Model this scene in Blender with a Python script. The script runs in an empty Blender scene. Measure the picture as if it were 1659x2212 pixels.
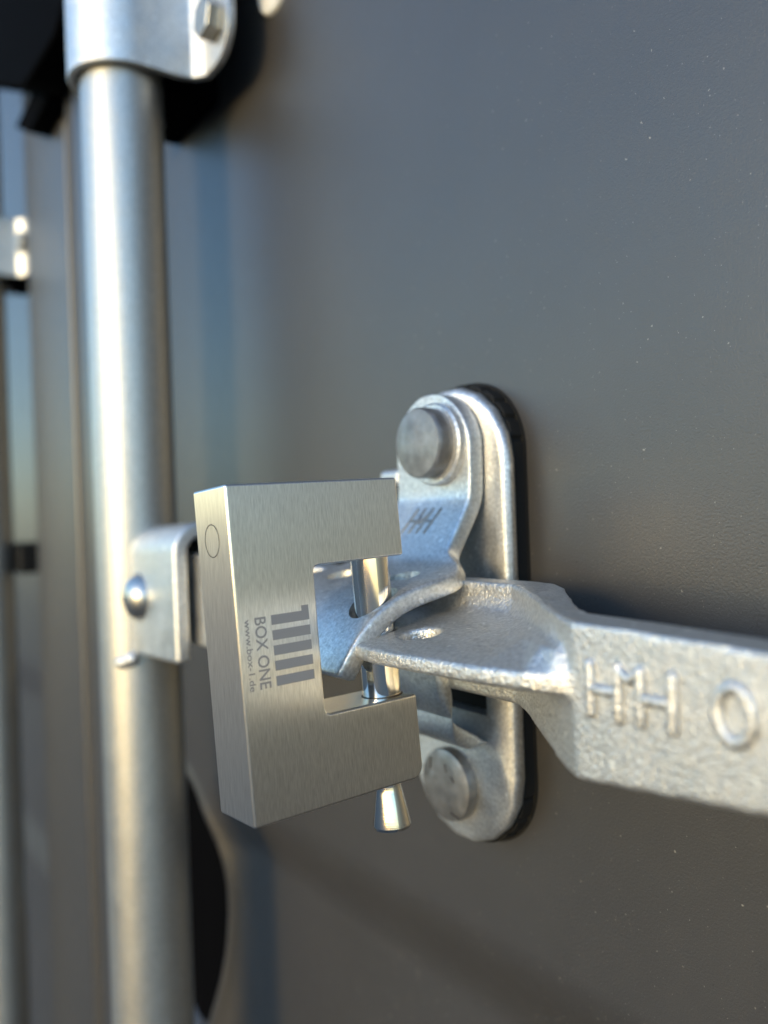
import bpy, bmesh, math, random
from mathutils import Vector, Matrix
random.seed(7)
scene = bpy.context.scene
COL = scene.collection
rad = math.radians

# ------------------------------------------------------------------ camera
# working frame: millimetres, x along the door, y into the door (door face y=166), z up
DOOR_Y, CAM_H = 166.0, 1250.0
def W(p): return Vector((p[0]/1000, (p[1]-DOOR_Y)/1000, (p[2]+CAM_H)/1000))
A, ROLL = rad(36.1), 0.035
d = Vector((-math.cos(A), math.sin(A), 0)); r0 = Vector((math.sin(A), math.cos(A), 0)); zz = Vector((0, 0, 1))
rr = r0*math.cos(ROLL) - zz*math.sin(ROLL); uu = zz*math.cos(ROLL) + r0*math.sin(ROLL)
cam = bpy.data.cameras.new('camera'); camo = bpy.data.objects.new('camera', cam); COL.objects.link(camo)
M = Matrix((rr, uu, -d)).transposed().to_4x4(); M.translation = W((0, 0, 0))
camo.matrix_world = M
cam.sensor_fit = 'VERTICAL'; cam.sensor_height = 32.0; cam.lens = 1780/2212*32.0
cam.clip_start = 0.01; cam.clip_end = 2000
cam.dof.use_dof = True; cam.dof.focus_distance = 0.186; cam.dof.aperture_fstop = 6.8
scene.camera = camo
scene.render.resolution_x, scene.render.resolution_y = 768, 1024

# ------------------------------------------------------------------ sky and sun
SUN_AZ, SUN_EL = rad(76), rad(8.5)          # azimuth from +X towards -Y (out of the door)
sun_vec = Vector((math.cos(SUN_AZ)*math.cos(SUN_EL), -math.sin(SUN_AZ)*math.cos(SUN_EL), math.sin(SUN_EL)))
world = bpy.data.worlds.new('World'); scene.world = world; world.use_nodes = True
nt = world.node_tree; nt.nodes.clear()
sky = nt.nodes.new('ShaderNodeTexSky'); sky.sky_type = 'NISHITA'; sky.sun_disc = False
sky.sun_elevation = SUN_EL; sky.sun_rotation = math.atan2(sun_vec.x, sun_vec.y)
sky.air_density = 1.0; sky.dust_density = 0.3; sky.ozone_density = 3.0
bg = nt.nodes.new('ShaderNodeBackground'); bg.inputs['Strength'].default_value = 0.15
wo = nt.nodes.new('ShaderNodeOutputWorld')
nt.links.new(sky.outputs[0], bg.inputs[0]); nt.links.new(bg.outputs[0], wo.inputs[0])
sl = bpy.data.lights.new('sun', 'SUN'); sl.energy = 0.55; sl.angle = rad(12); sl.color = (1.0, 0.72, 0.29)
so = bpy.data.objects.new('sun', sl); COL.objects.link(so)
so.rotation_euler = (-sun_vec).to_track_quat('-Z', 'Y').to_euler(); so.location = W((500, -900, 900))
vs = scene.view_settings
vs.view_transform = 'Standard'; vs.look = 'None'; vs.gamma = 1.0; vs.exposure = 2.05; vs.use_curve_mapping = False

# ------------------------------------------------------------------ materials
def mat(name, base, rough=0.4, metal=0.0, bump=None, mott=None, speck=None, spec=0.5, aniso=0.0, coat=0.0, rvar=0.0, grain=None):
    """bump: list of (scale per metre, strength, distance m); mott: (scale, amount); speck: (scale, threshold, colour)"""
    m = bpy.data.materials.new(name); m.use_nodes = True
    t = m.node_tree; b = t.nodes['Principled BSDF']; L = t.links.new
    b.inputs['Roughness'].default_value = rough; b.inputs['Metallic'].default_value = metal
    b.inputs['Specular IOR Level'].default_value = spec
    b.inputs['Coat Weight'].default_value = coat
    tc = t.nodes.new('ShaderNodeTexCoord')
    def noise(scale, detail=3, stretch=None):
        n = t.nodes.new('ShaderNodeTexNoise'); n.inputs['Scale'].default_value = scale; n.inputs['Detail'].default_value = detail
        if stretch:
            mp = t.nodes.new('ShaderNodeMapping'); mp.inputs['Scale'].default_value = stretch
            L(tc.outputs['Object'], mp.inputs[0]); L(mp.outputs[0], n.inputs[0])
        else: L(tc.outputs['Object'], n.inputs[0])
        return n
    def ramp(src, a, bb, c0=(0, 0, 0, 1), c1=(1, 1, 1, 1)):
        r = t.nodes.new('ShaderNodeValToRGB'); r.color_ramp.elements[0].position = a; r.color_ramp.elements[1].position = bb
        r.color_ramp.elements[0].color = c0; r.color_ramp.elements[1].color = c1; L(src, r.inputs[0]); return r
    col = None
    c = (*base, 1)
    if mott:
        n = noise(mott[0], 4); k = mott[1]
        rp = ramp(n.outputs[0], .3, .7, tuple(max(0, x*(1-k)) for x in base)+(1,), tuple(min(1, x*(1+k)) for x in base)+(1,)); col = rp.outputs[0]
    if grain:
        n = noise(1, 2, grain[0]); rp = ramp(n.outputs[0], .3, .7, (1-grain[1],)*3+(1,), (1+grain[1],)*3+(1,))
        mx = t.nodes.new('ShaderNodeMix'); mx.data_type = 'RGBA'; mx.blend_type = 'MULTIPLY'; mx.inputs[0].default_value = 1
        if col: L(col, mx.inputs[6])
        else: mx.inputs[6].default_value = c
        L(rp.outputs[0], mx.inputs[7]); col = mx.outputs[2]
    for s in (speck or []):
        n = noise(s[0], 2); rp = ramp(n.outputs[0], s[1], s[1]+.02)
        mx = t.nodes.new('ShaderNodeMix'); mx.data_type = 'RGBA'
        L(rp.outputs[0], mx.inputs[0])
        if col: L(col, mx.inputs[6])
        else: mx.inputs[6].default_value = c
        mx.inputs[7].default_value = (*s[2], 1); col = mx.outputs[2]
    if col: L(col, b.inputs['Base Color'])
    else: b.inputs['Base Color'].default_value = c
    if rvar:
        n = noise(140, 4); mr = t.nodes.new('ShaderNodeMapRange'); mr.inputs[1].default_value = .3; mr.inputs[2].default_value = .7
        mr.inputs[3].default_value = rough-rvar; mr.inputs[4].default_value = rough+rvar
        L(n.outputs[0], mr.inputs[0]); L(mr.outputs[0], b.inputs['Roughness'])
    prev = None
    for q in (bump or []):
        n = noise(q[0] if len(q) < 4 else 1, 3, q[3] if len(q) > 3 else None)
        bn = t.nodes.new('ShaderNodeBump'); bn.inputs['Strength'].default_value = q[1]; bn.inputs['Distance'].default_value = q[2]
        L(n.outputs[0], bn.inputs['Height'])
        if prev: L(prev, bn.inputs['Normal'])
        prev = bn.outputs[0]
    if prev: L(prev, b.inputs['Normal'])
    if aniso:
        b.inputs['Anisotropic'].default_value = aniso
        gm = t.nodes.new('ShaderNodeNewGeometry'); tg = t.nodes.new('ShaderNodeVectorMath'); tg.operation = 'CROSS_PRODUCT'
        tg.inputs[1].default_value = (-.058, -.03, 1); L(gm.outputs['True Normal'], tg.inputs[0]); L(tg.outputs[0], b.inputs['Tangent'])
    return m

MT = {}
MT['paint'] = mat('anthracite_paint', (.037, .035, .0345), .38, 0, bump=[(1700, .26, .0003), (3600, .3, .00014)], mott=(25, .06), rvar=.02,
                  speck=[(900, .715, (.19, .18, .16)), (1500, .715, (.16, .155, .14)), (520, .745, (.010, .010, .010))], spec=.85)
MT['galv'] = mat('galvanised_steel', (.61, .615, .61), .43, .90, bump=[(600, .22, .0004), (2200, .6, .00022)], mott=(1100, .22), rvar=.09, speck=[(330, .69, (.85, .85, .83)), (300, .72, (.48, .48, .47))])
MT['cast'] = mat('galvanised_casting', (.60, .595, .575), .43, .90, bump=[(1250, .75, .0005), (2600, .5, .00018)], mott=(1000, .18), speck=[(420, .69, (.85, .84, .80)), (240, .73, (.48, .48, .47))], rvar=.06)
MT['mark'] = mat('cast_mark', (.60, .595, .575), .42, .88, bump=[(1500, .3, .0003)], mott=(150, .12))
MT['rod'] = mat('galvanised_tube', (.44, .445, .435), .45, .92, bump=[(1, .12, .0003, (420, 420, 60)), (1700, .3, .0002)], mott=(700, .12), rvar=.03, speck=[(260, .72, (.42, .42, .41))])
MT['brush'] = mat('brushed_stainless', (.68, .67, .645), .31, 1, bump=[(1, .30, .00006, (7000, 7000, 130))], aniso=.75, grain=((6500, 6500, 110), .16))
MT['chrome'] = mat('polished_steel', (.72, .70, .66), .07, 1)
MT['turned'] = mat('turned_steel', (.60, .60, .59), .11, 1, bump=[(1, .12, .00006, (60, 60, 6000))])
MT['etch'] = mat('etched_grey', (.30, .295, .30), .55, .35)
MT['etchline'] = mat('dark_seam', (.05, .04, .035), .5, .4)
MT['rivet'] = mat('rivet_steel', (.25, .245, .24), .46, .85, bump=[(260, .25, .0006), (1200, .2, .0002)], mott=(240, .24), rvar=.10)
MT['zincbolt'] = mat('zinc_bolt', (.50, .49, .46), .35, 1, mott=(200, .15), bump=[(700, .2, .0003)])
MT['rubber'] = mat('black_rubber', (.009, .009, .009), .65, 0, spec=.2, bump=[(600, .2, .0004)])
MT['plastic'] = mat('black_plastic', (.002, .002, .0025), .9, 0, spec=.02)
MT['seal'] = mat('brown_seal', (.035, .030, .024), .6, 0)
MT['white'] = mat('white_plastic', (.75, .74, .70), .4, 0)
MT['ground'] = mat('gravel_ground', (.105, .10, .095), .9, 0, mott=(1.5, .3), bump=[(60, .6, .02)])
MT['box'] = mat('container_paint', (.060, .060, .062), .45, 0, mott=(3, .08))

# ------------------------------------------------------------------ object helpers
def smooth(me, ang=40):
    me.polygons.foreach_set('use_smooth', [True]*len(me.polygons)); me.set_sharp_from_angle(angle=rad(ang))
def thing(name, label, cat, at, group=None):
    o = bpy.data.objects.new(name, None); COL.objects.link(o); o.location = W(at); o.empty_display_size = .01
    o['label'] = label; o['category'] = cat
    if group: o['group'] = group
    return o
def mk(name, verts, faces, m, parent=None, root=None, ang=40, tf=None):
    """mesh from mm coordinates; its local frame is the root thing's frame"""
    me = bpy.data.meshes.new(name)
    pts = [W(tf(v) if tf else v) for v in verts]
    me.from_pydata([tuple(p) for p in pts], [], faces); me.update()
    bm = bmesh.new(); bm.from_mesh(me); bmesh.ops.recalc_face_normals(bm, faces=bm.faces); bm.to_mesh(me); bm.free()
    smooth(me, ang); me.materials.append(MT[m])
    o = bpy.data.objects.new(name, me); COL.objects.link(o)
    if parent is not None:
        o.parent = parent
        if parent.type == 'EMPTY': o.location = -parent.location
    return o
def bake(o, ang=40, cutters=()):
    dg = bpy.context.evaluated_depsgraph_get(); dg.update()
    hard = all(q.type == 'BEVEL' for q in o.modifiers)
    me = bpy.data.meshes.new_from_object(o.evaluated_get(dg)); o.modifiers.clear(); old = o.data; o.data = me
    bpy.data.meshes.remove(old)
    if not hard: smooth(o.data, ang)
    for c in cutters: bpy.data.objects.remove(c)
def bev(o, w, seg=3, lim=35):
    b = o.modifiers.new('b', 'BEVEL'); b.width = w/1000; b.segments = seg; b.limit_method = 'ANGLE'; b.angle_limit = rad(lim); b.use_clamp_overlap = True; b.harden_normals = True
def cut(o, c):
    c.parent = None; b = o.modifiers.new('c', 'BOOLEAN'); b.operation = 'DIFFERENCE'; b.object = c; b.solver = 'EXACT'
    c.location = o.matrix_basis.translation if False else (0, 0, 0)
def boxgeo(x0, x1, y0, y1, z0, z1):
    v = [(x, y, z) for x in (x0, x1) for y in (y0, y1) for z in (z0, z1)]
    return v, [(0, 1, 3, 2), (4, 6, 7, 5), (0, 4, 5, 1), (2, 3, 7, 6), (0, 2, 6, 4), (1, 5, 7, 3)]
def prism(outline, a, b, axis):
    """outline 2-D; axis 'y': (x,z) between y=a,b; 'x': (y,z); 'z': (x,y)"""
    f3 = {'y': lambda p, t: (p[0], t, p[1]), 'x': lambda p, t: (t, p[0], p[1]), 'z': lambda p, t: (p[0], p[1], t)}[axis]
    n = len(outline); v = [f3(p, a) for p in outline]+[f3(p, b) for p in outline]
    f = [tuple(range(n)), tuple(range(2*n-1, n-1, -1))]+[(i, (i+1) % n, n+(i+1) % n, n+i) for i in range(n)]
    return v, f
def lathe(prof, axis, c, n=48, cap=True):
    """prof list (radius, height); axis 'y' or 'z'"""
    v, f = [], []
    for (R, h) in prof:
        for i in range(n):
            a = 2*math.pi*i/n
            p = (R*math.cos(a), h, R*math.sin(a)) if axis == 'y' else (R*math.cos(a), R*math.sin(a), h)
            v.append((c[0]+p[0], c[1]+p[1], c[2]+p[2]))
    for k in range(len(prof)-1):
        for i in range(n): f.append((k*n+i, k*n+(i+1) % n, (k+1)*n+(i+1) % n, (k+1)*n+i))
    if cap: f.append(tuple(range(n))); f.append(tuple(range((len(prof)-1)*n, len(prof)*n)))
    return v, f
def loft(secs, closed=True, caps=True):
    n = len(secs[0]); v = [p for s in secs for p in s]; f = []
    for k in range(len(secs)-1):
        for i in range(n if closed else n-1): f.append((k*n+i, k*n+(i+1) % n, (k+1)*n+(i+1) % n, (k+1)*n+i))
    if caps: f.append(tuple(range(n))); f.append(tuple(range((len(secs)-1)*n, len(secs)*n)))
    return v, f
def tube(pts, R, n=10):
    """round-ended tube along a polyline"""
    pts = [Vector(p) for p in pts]; secs = []
    t0 = (pts[1]-pts[0]).normalized(); t1 = (pts[-1]-pts[-2]).normalized()
    seq = [(pts[0]-t0*R*math.cos(a), t0, R*math.sin(a)) for a in (.15, .5, .9, 1.3)]
    for i, p in enumerate(pts):
        t = ((pts[min(i+1, len(pts)-1)]-pts[max(i-1, 0)])).normalized(); seq.append((p, t, R))
    seq += [(pts[-1]+t1*R*math.cos(a), t1, R*math.sin(a)) for a in (1.3, .9, .5, .15)]
    ref = Vector((.13, .97, .21))
    for p, t, q in seq:
        a = t.cross(ref).normalized(); b = t.cross(a)
        secs.append([tuple(p+a*q*math.cos(2*math.pi*i/n)+b*q*math.sin(2*math.pi*i/n)) for i in range(n)])
    return loft(secs)
def join(*gs):
    v, f = [], []
    for a, b in gs:
        k = len(v); v += a; f += [tuple(i+k for i in q) for q in b]
    return v, f
def arc(cx, cy, R, a0, a1, n): return [(cx+R*math.cos(rad(a0+(a1-a0)*i/n)), cy+R*math.sin(rad(a0+(a1-a0)*i/n))) for i in range(n+1)]
def textgeo(s, size, place):
    """flat lettering: place(u,v) -> mm point"""
    cu = bpy.data.curves.new('t', 'FONT'); cu.body = s; cu.size = size; cu.offset = size*.012; cu.resolution_u = 4
    o = bpy.data.objects.new('t', cu); COL.objects.link(o)
    dg = bpy.context.evaluated_depsgraph_get(); dg.update()
    me = bpy.data.meshes.new_from_object(o.evaluated_get(dg))
    xs = [p.co.x for p in me.vertices]; x0, x1 = min(xs), max(xs)
    v = [place((p.co.x-x0)/(x1-x0), p.co.y) for p in me.vertices]; f = [tuple(p.vertices) for p in me.polygons]
    bpy.data.objects.remove(o); bpy.data.curves.remove(cu); bpy.data.meshes.remove(me)
    return v, f

# ------------------------------------------------------------------ setting: ground and container doors
g = mk('ground', [(-60000, -60000, -CAM_H), (60000, -60000, -CAM_H), (60000, 60000, -CAM_H), (-60000, 60000, -CAM_H)], [(0, 1, 2, 3)], 'ground')
g['kind'] = 'structure'

def panel_grid(xs, zs, fy):
    nx, nz = len(xs), len(zs)
    v = [(x, fy(x, z), z) for z in zs for x in xs]
    f = [(j*nx+i, j*nx+i+1, (j+1)*nx+i+1, (j+1)*nx+i) for j in range(nz-1) for i in range(nx-1)]
    return v, f
def span(a, b, n): return [a+(b-a)*i/n for i in range(n)]
def st_(t): t = min(1, max(0, t)); return t*t*(3-2*t)
def swage(x, z):                                       # shallow pressed step running along the door
    return 13*st_((-125-z)/38)*(1-st_((-276-z)/42))*st_((x+392)/30)
def pocket(x, z):
    dx = (x+418)/39; dz = (z+188)/(54 if z > -188 else 82)
    q = math.sqrt(dx*dx+dz*dz)
    s = min(1, max(0, (1.05-q)/.30)); s = s*s*(3-2*s)
    lip = -1.6*math.exp(-((q-1.09)/.05)**2)
    return DOOR_Y+30*s+lip*.6+swage(x, z)
dr = thing('container_door', 'dark grey painted steel container door carrying the handle and padlock', 'door', (0, DOOR_Y, -1130))
xs = span(-468, -345, 110)+span(-345, 400, 16)+[1000]
zs = [-1130, -900]+span(-600, -330, 4)+span(-330, -105, 150)+span(-105, 300, 6)+[700, 1350]
pn = mk('panel', *panel_grid(xs, zs, pocket), 'paint', dr, ang=60)
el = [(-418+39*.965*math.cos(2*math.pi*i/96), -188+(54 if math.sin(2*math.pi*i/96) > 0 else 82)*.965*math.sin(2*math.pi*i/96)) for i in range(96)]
mk('recess_shade_disc', *prism(el, 173, 176, 'y'), 'plastic', pn)       # black disc standing in for the deep shade inside the recess
o = mk('door_edge', *boxgeo(-505, -468.5, 146, 288, -1130, 1350), 'paint', dr); bev(o, 4); bake(o)
o = mk('door_seal', *join(boxgeo(-540, -505.5, 154, 288, -1130, 1350), boxgeo(-528, -516, 149, 154.5, -1130, 1350)), 'seal', dr); bev(o, 2); bake(o)
dl = thing('container_door', 'blurred neighbouring container door left of the dark door seal', 'door', (-900, 175, -1130))
mk('panel', *panel_grid(span(-1700, -720, 4)+span(-720, -650, 30)+[-650], zs, lambda x, z: 178+8*st_((-124-z)/42)*(1-st_((-276-z)/42))*st_((-674-x)/24)), 'paint', dl, ang=60)
o = mk('door_edge', *boxgeo(-650.5, -541, 152, 288, -1130, 1350), 'paint', dl); bev(o, 5); bake(o)
bx_ = mk('container_body', *boxgeo(-1760, 1010, 290, 6200, -1140, 1360), 'box'); bev(bx_, 8); bake(bx_)
bx_['label'] = 'dark grey container body behind the two doors'; bx_['category'] = 'container'

# ------------------------------------------------------------------ lock rods
def make_rod(label, cx, cy):
    t = thing('lock_rod', label, 'rod', (cx, cy, -1000), 'vertical lock rods')
    mk('tube', *lathe([(16.75, -1000), (16.75, 1200)], 'z', (cx, cy, 0), 64), 'rod', t)
    return t
rod1 = make_rod('galvanised vertical lock rod beside the padlock', -344, 121)
rod2 = make_rod('blurred galvanised lock rod at the left edge of the picture', -700, 130)
# hub welded to the near rod: a strap folded over the handle end
def ushape(yf, yb, zt, zbf, zbb, th):
    out = [(yf, zbf)]+[(yf, zt-11)]+arc(yf+11, zt-11, 11, 180, 90, 6)[1:]+arc(yb-11, zt-11, 11, 90, 0, 6)+[(yb, zbb)]
    inn = [(yb-th, zbb), (yb-th, zt-11)]+arc(yb-11, zt-11, 11-th, 0, 90, 6)[1:]+arc(yf+11, zt-11, 11-th, 90, 180, 6)+[(yf+th, zbf)]
    return out+inn
hub = mk('hub', *loft([[(x, y, z+.03*(x+310)) for (y, z) in ushape(112.5, 139.5, -2, -53, -50, 5.6)] for x in (-341, -325, -305, -283)]), 'galv', rod1)
bev(hub, 1.6, 3); bake(hub)
mk('rivet', *lathe([(9.6, 0.5), (9.4, -.6), (8.6, -2.4), (6.9, -4.2), (4.4, -5.5), (1.8, -6.1), (.3, -6.2)], 'y', (-320, 112.6, -30), 32), 'zincbolt', hub, ang=60)
for p, q in (((-336, 110.5, -8.5), (-341.5, 107.5, -9.5)), ((-329, 112, -55.5), (-333, 109.5, -57))):
    mk('weld_bead', *tube([p, ((p[0]+q[0])/2, p[1]-.8, (p[2]+q[2])/2-.4), q], 3.0), 'galv', hub, ang=70)
mk('weld_bead', *tube([(-340.5, 117, -10), (-341, 116.5, -25), (-340.5, 117, -38), (-341, 116.5, -50)], 3.2), 'galv', hub, ang=70)
# black block added in place of the shadow beside the far rod's hub
shade_blk = mk('hub_shade_block', *boxgeo(-706, -676, 145, 176, -38, -14), 'rubber', rod2); bev(shade_blk, 4); bake(shade_blk)

# ------------------------------------------------------------------ rod guide brackets
def make_bracket(label, cx, cy, zb, group, hh, bolts):
    t = thing('guide_bracket', label, 'bracket', (cx, cy+45, zb), group)
    fy = cy+26
    right = arc(0, 0, 21.5, 0, 90, 10)
    out = [(-55, 26)]+[(-27, 26)]+[(-22.5, 22)]+[(-21.5, 16)]+[(-21.5, 0)]+arc(0, 0, 21.5, 180, 360, 24)[1:]+[(21.5, 16), (22.5, 22), (27, 26), (35, 26), (39, 26), (42.5, 26), (45.5, 26), (48, 26), (49.5, 26), (50, 26)]
    inn = [(50, 29.2), (49.5, 29.2), (48, 29.2), (45.5, 29.2), (42.5, 29.2), (39, 29.2), (35, 29.2), (25.5, 29.2), (20.5, 25), (18.3, 17)]+[(18.3, 0)]+arc(0, 0, 18.3, 360, 180, 24)[1:]+[(-18.3, 17), (-20.5, 25), (-25.5, 29.2), (-55, 29.2)]
    def zlow(x): return zb+(0 if abs(x) < 35 else 15-math.sqrt(max(0, 225-(abs(x)-35)**2)))
    ol = out+inn
    secs = []
    for k in range(2):
        secs.append([(cx+x, cy+y, zlow(x) if k == 0 else zb+hh) for x, y in ol])
    v, f = loft(secs, True, False)
    n = len(ol); m = len(out)
    for s in (0, n):
        for i in range(m-1): f.append((s+i, s+i+1, s+n-2-i, s+n-1-i))
    o = mk('saddle_plate', v, f, 'bracket' if 'bracket' in MT else 'galv', t); bev(o, .9, 2); bake(o)
    lin = [(R*math.cos(a), R*math.sin(a)) for R, a in []]
    ring = arc(0, 0, 18.0, 0, -180, 24)
    ring2 = arc(0, 0, 16.95, -180, 0, 24)
    o = mk('liner', *prism([(cx+x, cy+y) for x, y in ring+ring2], zb+2, zb+hh-2, 'z'), 'rubber', t)
    o = mk('spacer_block', *boxgeo(cx-50, cx+1, cy+18.2, cy+44.9, zb+4, zb+hh-1), 'plastic', t); bev(o, 1.5); bake(o)
    for sx in (-38, 38):
        for sz in bolts:
            hx = [(cx+sx+8.2*math.cos(rad(60*i+12)), zb+sz+8.2*math.sin(rad(60*i+12))) for i in range(6)]
            b = mk('bolt', *prism(hx, cy+19.5, cy+25.9, 'y'), 'zincbolt', t); bev(b, .7, 2); bake(b)
    return t
make_bracket('silver saddle bracket clamping the lock rod above the padlock', -344, 121, 184, 'rod guide brackets', 95, (17, 74))
make_bracket('small blurred saddle bracket on the far left lock rod', -700, 130, 192, 'rod guide brackets', 44, (22,))

# ------------------------------------------------------------------ black guard, top left, and white plug
t = thing('door_guard', 'black angular guard at the top left corner over the door seal', 'guard', (-520, 150, 255))
o = mk('shield', *prism([(-700, 420), (-405, 420), (-420, 268), (-447, 257), (-500, 259), (-522, 262), (-700, 345)], 122, 148, 'y'), 'plastic', t); bev(o, 2); bake(o)
o = mk('flap', *prism([(-560, 312), (-530, 300), (-528, 262), (-572, 258), (-610, 277), (-565, 280)], 138, 151.8, 'y'), 'plastic', t); bev(o, 1.5); bake(o)
p = mk('plug', *lathe([(11, 0), (10.9, -1.2), (10.2, -2.0), (4, -2.4), (.4, -2.5)], 'y', (-290.5, DOOR_Y+.3, 213.5), 40), 'white')
p['label'] = 'small round white plug in the door at the top edge'; p['category'] = 'plug'

# ------------------------------------------------------------------ handle
hd = thing('locking_lever', 'galvanised cast door handle with raised letters running right from the rod', 'door handle', (-320, 126, -47))
# x, front y, back y, top z, bottom z, shelf front y, shelf top z at front / at back
S = [(-326, 121, 131, -13, -46.5, None), (-232, 121, 131, -13, -46.5, None), (-222, 124, 134, -14, -46.5, None), (-207, 138, 146, -18, -46.5, None),
     (-182, 138.5, 146.5, -18, -46.5, 132), (-177, 138.5, 146.5, -18, -46.5, 118), (-170, 138.5, 146.5, -18, -46.5, 110), (-163, 138.5, 146.5, -18, -46.5, 107), (-157, 138.5, 146.5, -18, -46.5, 105),
     (-150, 138.5, 146.5, -18, -46.5, 103.8), (-139, 138, 146.5, -18, -46.5, 104), (-133, 134.5, 146.5, -18.2, -46.5, 104.3), (-127, 130.5, 142.5, -18.6, -46.6, 104.7), (-116, 122.5, 132, -19.2, -46.9, 105.5), (-106, 115.5, 123, -19.8, -47.3, 107), (-101, 112.2, 120.6, -20, -47.6, 108.4),
     (-97, 110, 120, -20, -47.7, None), (-80, 110, 120, -20.6, -46.2, None), (-62, 110, 120, -21.4, -44.6, None), (-20, 110, 120, -23, -43, None), (60, 110, 120, -25, -42, None)]
secs = []
for (x, yf, yb, zt, zb, ys) in S:
    k = 0 if ys is None else min(1, (yf-ys)/9)
    if ys is None: ys = yf-.0
    zf, zr = -30.0, -25.6
    e = 4.0*k
    if k == 0:
        zr = zf
    secs.append([(x, yb, zt), (x, yf, zt), (x, yf, zr+.6+3.4*k), (x, yf-e*.3, zr+.4+.8*k), (x, yf-e, zr), (x, ys, zf), (x, ys+.0, zf-3.5), (x, yf-e, zr-7.6 if k else zf-4.8), (x, yf-e*.3, zr-8.4 if k else zf-5.0), (x, yf, zr-11 if k else zf-5.4), (x, yf, zb), (x, yb, zb)])
hb = mk('bar', *loft(secs), 'cast', hd)
c1 = mk('c', *lathe([(5.2, -60), (5.2, 10)], 'z', (-163, 115, 0), 32), 'cast'); c2 = mk('c', *lathe([(4.8, -60), (4.8, 10)], 'z', (-148.5, 117.5, 0), 32), 'cast')
for c in (c1, c2):
    c.location = -hd.location+hd.location
    cut(hb, c)
rm = hb.modifiers.new('r', 'REMESH'); rm.mode = 'VOXEL'; rm.voxel_size = .00062
sm = hb.modifiers.new('s', 'SMOOTH'); sm.factor = .5; sm.iterations = 5
bpy.context.view_layer.update()
bake(hb, 180, (c1, c2))
# raised maker's mark and letter O
zc = -31.0; R = 1.12; Y = 110.0-.15
def stroke(*pts): return tube([(x, Y, z) for x, z in pts], R, 10)
em = join(stroke((-92.8, -27), (-92.9, -35.2)), stroke((-87.0, -27), (-87.2, -35.2)), stroke((-82.7, -27), (-82.9, -35.2)), stroke((-76.8, -27), (-77.0, -35.2)),
          stroke((-92.6, -31), (-87.2, -31)), stroke((-82.6, -31.2), (-77, -31.2)), stroke((-87, -27.2), (-84.9, -28.6), (-82.8, -27.2)))
mk('emblem', *em, 'cast', hd, ang=80)
ring = [(-66.7+2.75*math.cos(2*math.pi*i/28), Y, -31+4.0*math.sin(2*math.pi*i/28)) for i in range(28)]
sec = []
for i in range(28):
    a = 2*math.pi*i/28; nx, nz = math.cos(a), math.sin(a)
    sec.append([(ring[i][0]+nx*R*math.cos(2*math.pi*j/10), Y-R*math.sin(2*math.pi*j/10), ring[i][2]+nz*R*math.cos(2*math.pi*j/10)) for j in range(10)])
sec.append(sec[0])
mk('letter', *loft(sec, True, False), 'cast', hd, ang=80)

# ------------------------------------------------------------------ keeper plate on the door
kp = thing('handle_keeper', 'oval galvanised keeper plate riveted to the door behind the handle', 'latch plate', (-181, DOOR_Y, -96))
KX, ZT, ZB = -181.0, 13.0, -73.5
def stadium(hw, n=18, flat=True):
    return [(KX+p[0], ZT+p[1]) for p in arc(0, 0, hw, 0, 180, n)]+[(KX+p[0], ZB+p[1]) for p in arc(0, 0, hw, 180, 360, n)]
pl = mk('plate', *prism(stadium(22.1, 9), 156, 161, 'y'), 'galv', kp); bev(pl, 1.9, 2, 50)
c1 = mk('c', *boxgeo(-201, -168.8, 150, 170, -57.5, -20), 'galv'); cut(pl, c1)
bpy.context.view_layer.update(); bake(pl, 35, (c1,))
# rubber gasket with slits
gp = []
st = [(x, z+(2.6 if z > -30 else -2.6)) for x, z in stadium(20.7, 60)]
for i, (x, z) in enumerate(st):
    cz = ZT+2.6 if z >= ZT else ZB-2.6 if z <= ZB else z
    if i % 6 == 3: gp.append((KX+(x-KX)*.955, cz+(z-cz)*.955))
    else: gp.append((x, z))
go = mk('gasket', *prism(gp, 161.1, 166.05, 'y'), 'rubber', kp); bev(go, .5, 2, 50); bake(go)
mk('rib', *prism([(x, z+(3.0 if z > -30 else -3.0)) for x, z in stadium(21.0, 40)], 165.2, 166.02, 'y'), 'rubber', go)
# pressed-out finger that cradles the handle
prof = [(158.5, -70), (156.6, -66), (153.0, -62.6), (147, -59.6), (141, -56.4), (136.6, -52), (134.6, -46.5), (134.2, -41), (134.2, -38)]
def sheet(rows, th, cols, edge=.06):
    """rows: (y,z,xl,xr) front profile; closed solid sheet of thickness th behind/below it"""
    n = len(rows); F, B = [], []
    us = [0, edge]+[edge+(1-2*edge)*i/cols for i in range(1, cols)]+[1-edge, 1]
    for i, (y, z, xl, xr) in enumerate(rows):
        a = rows[max(i-1, 0)]; b = rows[min(i+1, n-1)]
        ty, tz = b[0]-a[0], b[1]-a[1]; l = math.hypot(ty, tz); ny, nz = -tz/l, ty/l
        if ny < 0 and abs(ny) > abs(nz): ny, nz = -ny, -nz
        if abs(nz) >= abs(ny) and nz > 0: ny, nz = -ny, -nz
        F.append([(xl+(xr-xl)*u, y, z) for u in us]); B.append([(xl+(xr-xl)*u, y+ny*th, z+nz*th) for u in us])
    m = len(us); v = [p for r_ in F for p in r_]+[p for r_ in B for p in r_]; o = n*m; f = []
    for i in range(n-1):
        for j in range(m-1):
            q = i*m+j; f.append((q, q+1, q+m+1, q+m)); f.append((o+q, o+q+m, o+q+m+1, o+q+1))
        f.append((i*m, (i+1)*m, o+(i+1)*m, o+i*m)); q = i*m+m-1; f.append((q, o+q, o+q+m, q+m))
    for j in range(m-1):
        f.append((j, o+j, o+j+1, j+1)); q = (n-1)*m+j; f.append((q, q+1, o+q+1, o+q))
    return v, f
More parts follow.
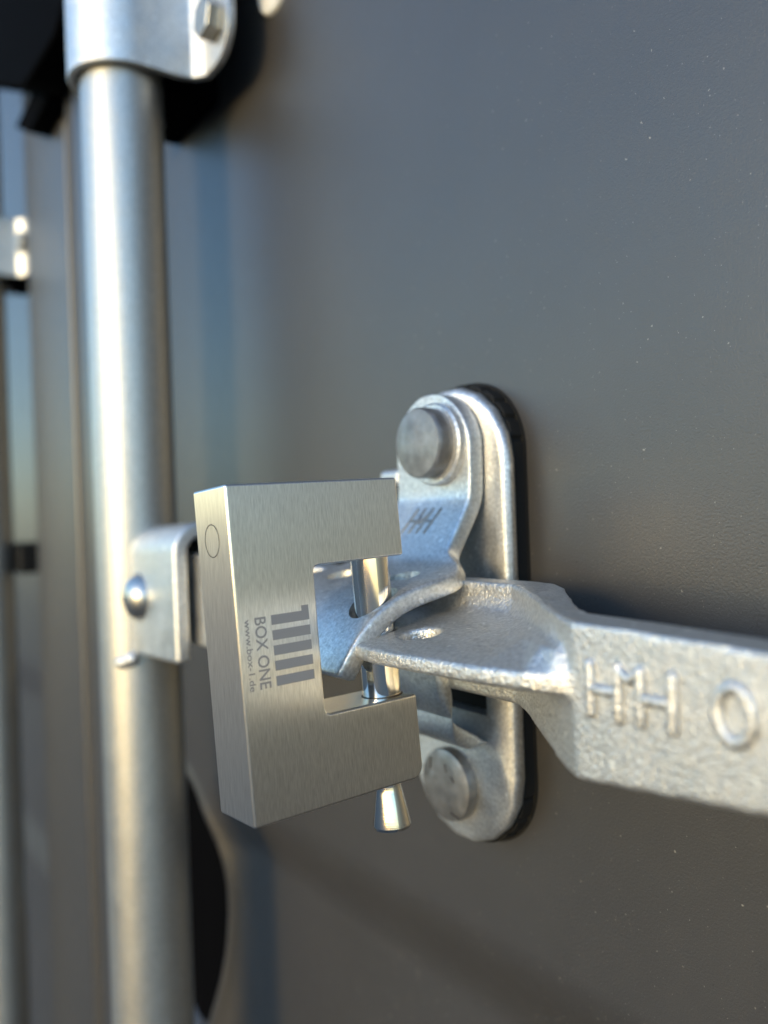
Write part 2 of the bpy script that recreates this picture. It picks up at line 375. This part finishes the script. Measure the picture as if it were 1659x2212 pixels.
fx = [(-200, -169), (-200, -169), (-199.5, -168), (-198.5, -166), (-197, -164.4), (-196.5, -163.6), (-196, -163.4), (-196, -163.4), (-196, -163.4)]
fg = mk('finger', *sheet([(y, z, a, b) for (y, z), (a, b) in zip(prof, fx)], 4.6, 5), 'galv', kp)
sb = fg.modifiers.new('s', 'SUBSURF'); sb.levels = sb.render_levels = 2; bake(fg, 60)
# lower rivet
lr = mk('rivet', *lathe([(10.4, .5), (10.4, -2.6), (10.1, -3.3), (9.0, -3.7), (5, -4.0), (.5, -4.1)], 'y', (-184, 156.0, -79.6), 40), 'rivet', kp, ang=30)

mk('rivet_centre', *lathe([(5.5, .6), (5.4, -.12), (5.2, -.2), (.4, -.2)], 'y', (-187, 152.2, -81.5), 32), 'rivet', lr, ang=30)
for a, b in (((-189.5, -72.5), (-189.8, -75.8)), ((-181.2, -86.8), (-177.6, -87.6)), ((-183, -73.4), (-182.6, -75.4)), ((-180.6, -76.4), (-179.2, -77.6))):
    mk('scratch_mark', *tube([(a[0], 151.95, a[1]), (b[0], 151.95, b[1])], .16, 6), 'etchline', lr)

# ------------------------------------------------------------------ hasp cover over the handle
hs = thing('hasp_cover', 'pivoting galvanised hasp cover bent forward over the handle', 'hasp', (-181, 155, 14))
HX = -182.0; rows = []
for a in (88, 78, 66, 52, 38, 24, 10):
    hw = 16.4*math.cos(rad(a)); z = 16+17*math.sin(rad(a)); rows.append((150, z, HX-hw-.4, HX+hw+.4))
rows += [(150, 16, -198.4, -165.6), (150, 9, -198.4, -165.6), (150, 4.2, -198.4, -165.9), (149.6, 2.6, -198.4, -166.1), (148.6, .8, -198.4, -166.2), (146.3, -3, -198.6, -166.2), (143.2, -8, -199.4, -166.4), (141.2, -10.8, -201, -166.0), (140.2, -12.2, -203, -163.0),
         (138.8, -13.8, -206, -158.6), (136.4, -15.2, -209, -156.0), (132.5, -16.2, -211, -155.2), (127, -17.2, -212.5, -155.3), (121, -18.6, -213, -155.6), (116, -20.4, -212.5, -155.9), (111.6, -22.9, -211, -156.0), (108, -25.8, -208.5, -156.2), (105, -29.2, -205, -156.4), (102.6, -32.8, -200, -156.8), (101, -36, -195, -157.6), (100.5, -37.2, -192, -158.4)]
hp = mk('plate', *sheet(rows, 5.0, 8, .022), 'galv', hs)
sb = hp.modifiers.new('s', 'SUBSURF'); sb.levels = sb.render_levels = 2
cs = [mk('c', *lathe([(r_, -60), (r_, 0)], 'z', (x, y, 0), 32), 'galv') for x, y, r_ in ((-163.5, 115, 6.0), (-196, 127.5, 4.6), (-170, 129.5, 4.2))]
for c in cs: cut(hp, c)
bpy.context.view_layer.update(); bake(hp, 50, cs)
wv = mk('washer', *lathe([(11.6, .2), (11.6, -2.0), (11.0, -2.6), (6, -2.7)], 'y', (-178.5, 150, 18.5), 48), 'galv', hs, ang=35)
mk('rivet', *lathe([(9.7, 0), (9.9, -3.6), (9.8, -4.6), (9.3, -5.3), (5, -5.9), (.4, -6.1)], 'y', (-178.5, 147.4, 18.8), 48), 'rivet', hs, ang=30)
# stamped mark on the slanted face
def onslant(x, s):       # s runs down the slope from the bend
    z = 1.0-s*.86; y = 148.75-s*.52-.05 if s > 0 else 148.9
    return (x, y, z)
def stamp(x0, s0, x1, s1): return tube([onslant(x0, s0), onslant((x0+x1)/2, (s0+s1)/2), onslant(x1, s1)], .42, 6)
sk = -.42
em = []
for i, xx in enumerate((-186.5, -183.1, -179.6, -176.2)): em.append(stamp(xx, .8, xx+sk*7.5, 8.3))
for xx in (-186.5, -179.6): em.append(stamp(xx+sk*3.8, 4.6, xx+3.4+sk*3.8, 4.6))
em.append(stamp(-183.1+sk*2, 2.8, -181.4+sk*5, 5.4)); em.append(stamp(-181.4+sk*5, 5.4, -179.6, .8))
mk('stamped_mark', *join(*em), 'rivet', hs, ang=80)
o = mk('stop_tab', *boxgeo(-209, -198, 150.5, 155.5, 7.5, 13), 'galv', hs); bev(o, 2); bake(o)

# ------------------------------------------------------------------ padlock
pk = thing('padlock', 'brushed stainless steel block padlock hanging on the handle and hasp', 'padlock', (-163, 115, -64))
dn = Vector((.058, .030, -1)).normalized(); ez = -dn; ey = (Vector((0, 1, 0))-ez*ez.y).normalized(); ex = ey.cross(ez)
P0 = Vector((-157.2, 74.0, 6.9))
def PL(p): return tuple(P0+ex*p[0]+ey*p[1]+ez*p[2])       # local: x 0 = lettered face, y 0 = front face, z 0 = top
Wd, Ht, T = 44.6, 71.2, 16.6
ol = [(0, 0), (Wd, 0), (Wd, -18.6), (19.6+1, -18.9)]+[(19.9, -19.2), (19.6, -19.9)]+[(19.4, -50.2), (19.7, -51.1), (20.5, -51.5), (Wd, -51.7)]+[(Wd, -Ht+3)]+arc(Wd-3, -Ht+3, 3, 0, -90, 5)[1:]+[(0, -Ht)]
body = mk('body', *prism(ol, -T, 0, 'x'), 'brush', pk, tf=PL); bev(body, .55, 2, 45); bake(body, 30)
PY = 39.6; PX = -7.0
mk('shackle_pin', *lathe([(4.65, -18.3), (4.65, -52.2)], 'z', (PX, PY, 0), 40), 'chrome', pk, tf=PL)
mk('pin_collar', *lathe([(5.0, -51.62), (5.0, -51.5), (4.6, -51.5)], 'z', (PX, PY, 0), 40), 'etchline', pk, tf=PL)
mk('release_knob', *lathe([(2.9, -70.5), (2.9, -73), (3.2, -74.5), (4.4, -81.2), (4.55, -82.3), (4.3, -83.0), (3.6, -83.2)], 'z', (PX, PY-.5, 0), 40), 'turned', pk, tf=PL, ang=25)
# round plug in the front face: fine seam and disc
def ringf(r0_, r1_, n=48):
    v = []; f = []
    for i in range(n):
        a = 2*math.pi*i/n
        v += [(-8.4+r0_*math.cos(a), -.06, -11.4+r0_*math.sin(a)), (-8.4+r1_*math.cos(a), -.06, -11.4+r1_*math.sin(a))]
    for i in range(n): j = (i+1) % n; f.append((2*i, 2*j, 2*j+1, 2*i+1))
    return v, f
mk('plug_seam', *ringf(3.42, 3.62), 'etchline', pk, tf=PL)
# etched logo and lettering on the wide face, reading downwards
def FL(y, z): return (.045, y, z)
def quad(y0, y1, z0, z1): return [FL(y0, z0), FL(y1, z0), FL(y1, z1), FL(y0, z1)], [(0, 1, 2, 3)]
for i in range(5):
    z0 = -28.2-i*3.23
    gq = quad(8.0, 17.3, z0-2.1, z0)
    if i == 0: gq = ([FL(8.0, z0-2.1), FL(17.3, z0-2.1), FL(17.3, z0+1.15), FL(15.5, z0+1.15), FL(15.5, z0), FL(8.0, z0)], [(0, 1, 2, 3, 4, 5)])
    mk('logo_bar', *gq, 'etch', pk, tf=PL)
mk('lettering', *textgeo('BOX ONE', 3.75, lambda u, v: FL(4.1+v, -28.3-15.0*u)), 'etch', pk, tf=PL)
mk('lettering', *textgeo('www.box-1.de', 2.0, lambda u, v: FL(1.75+v, -28.4-15.0*u)), 'etch', pk, tf=PL)
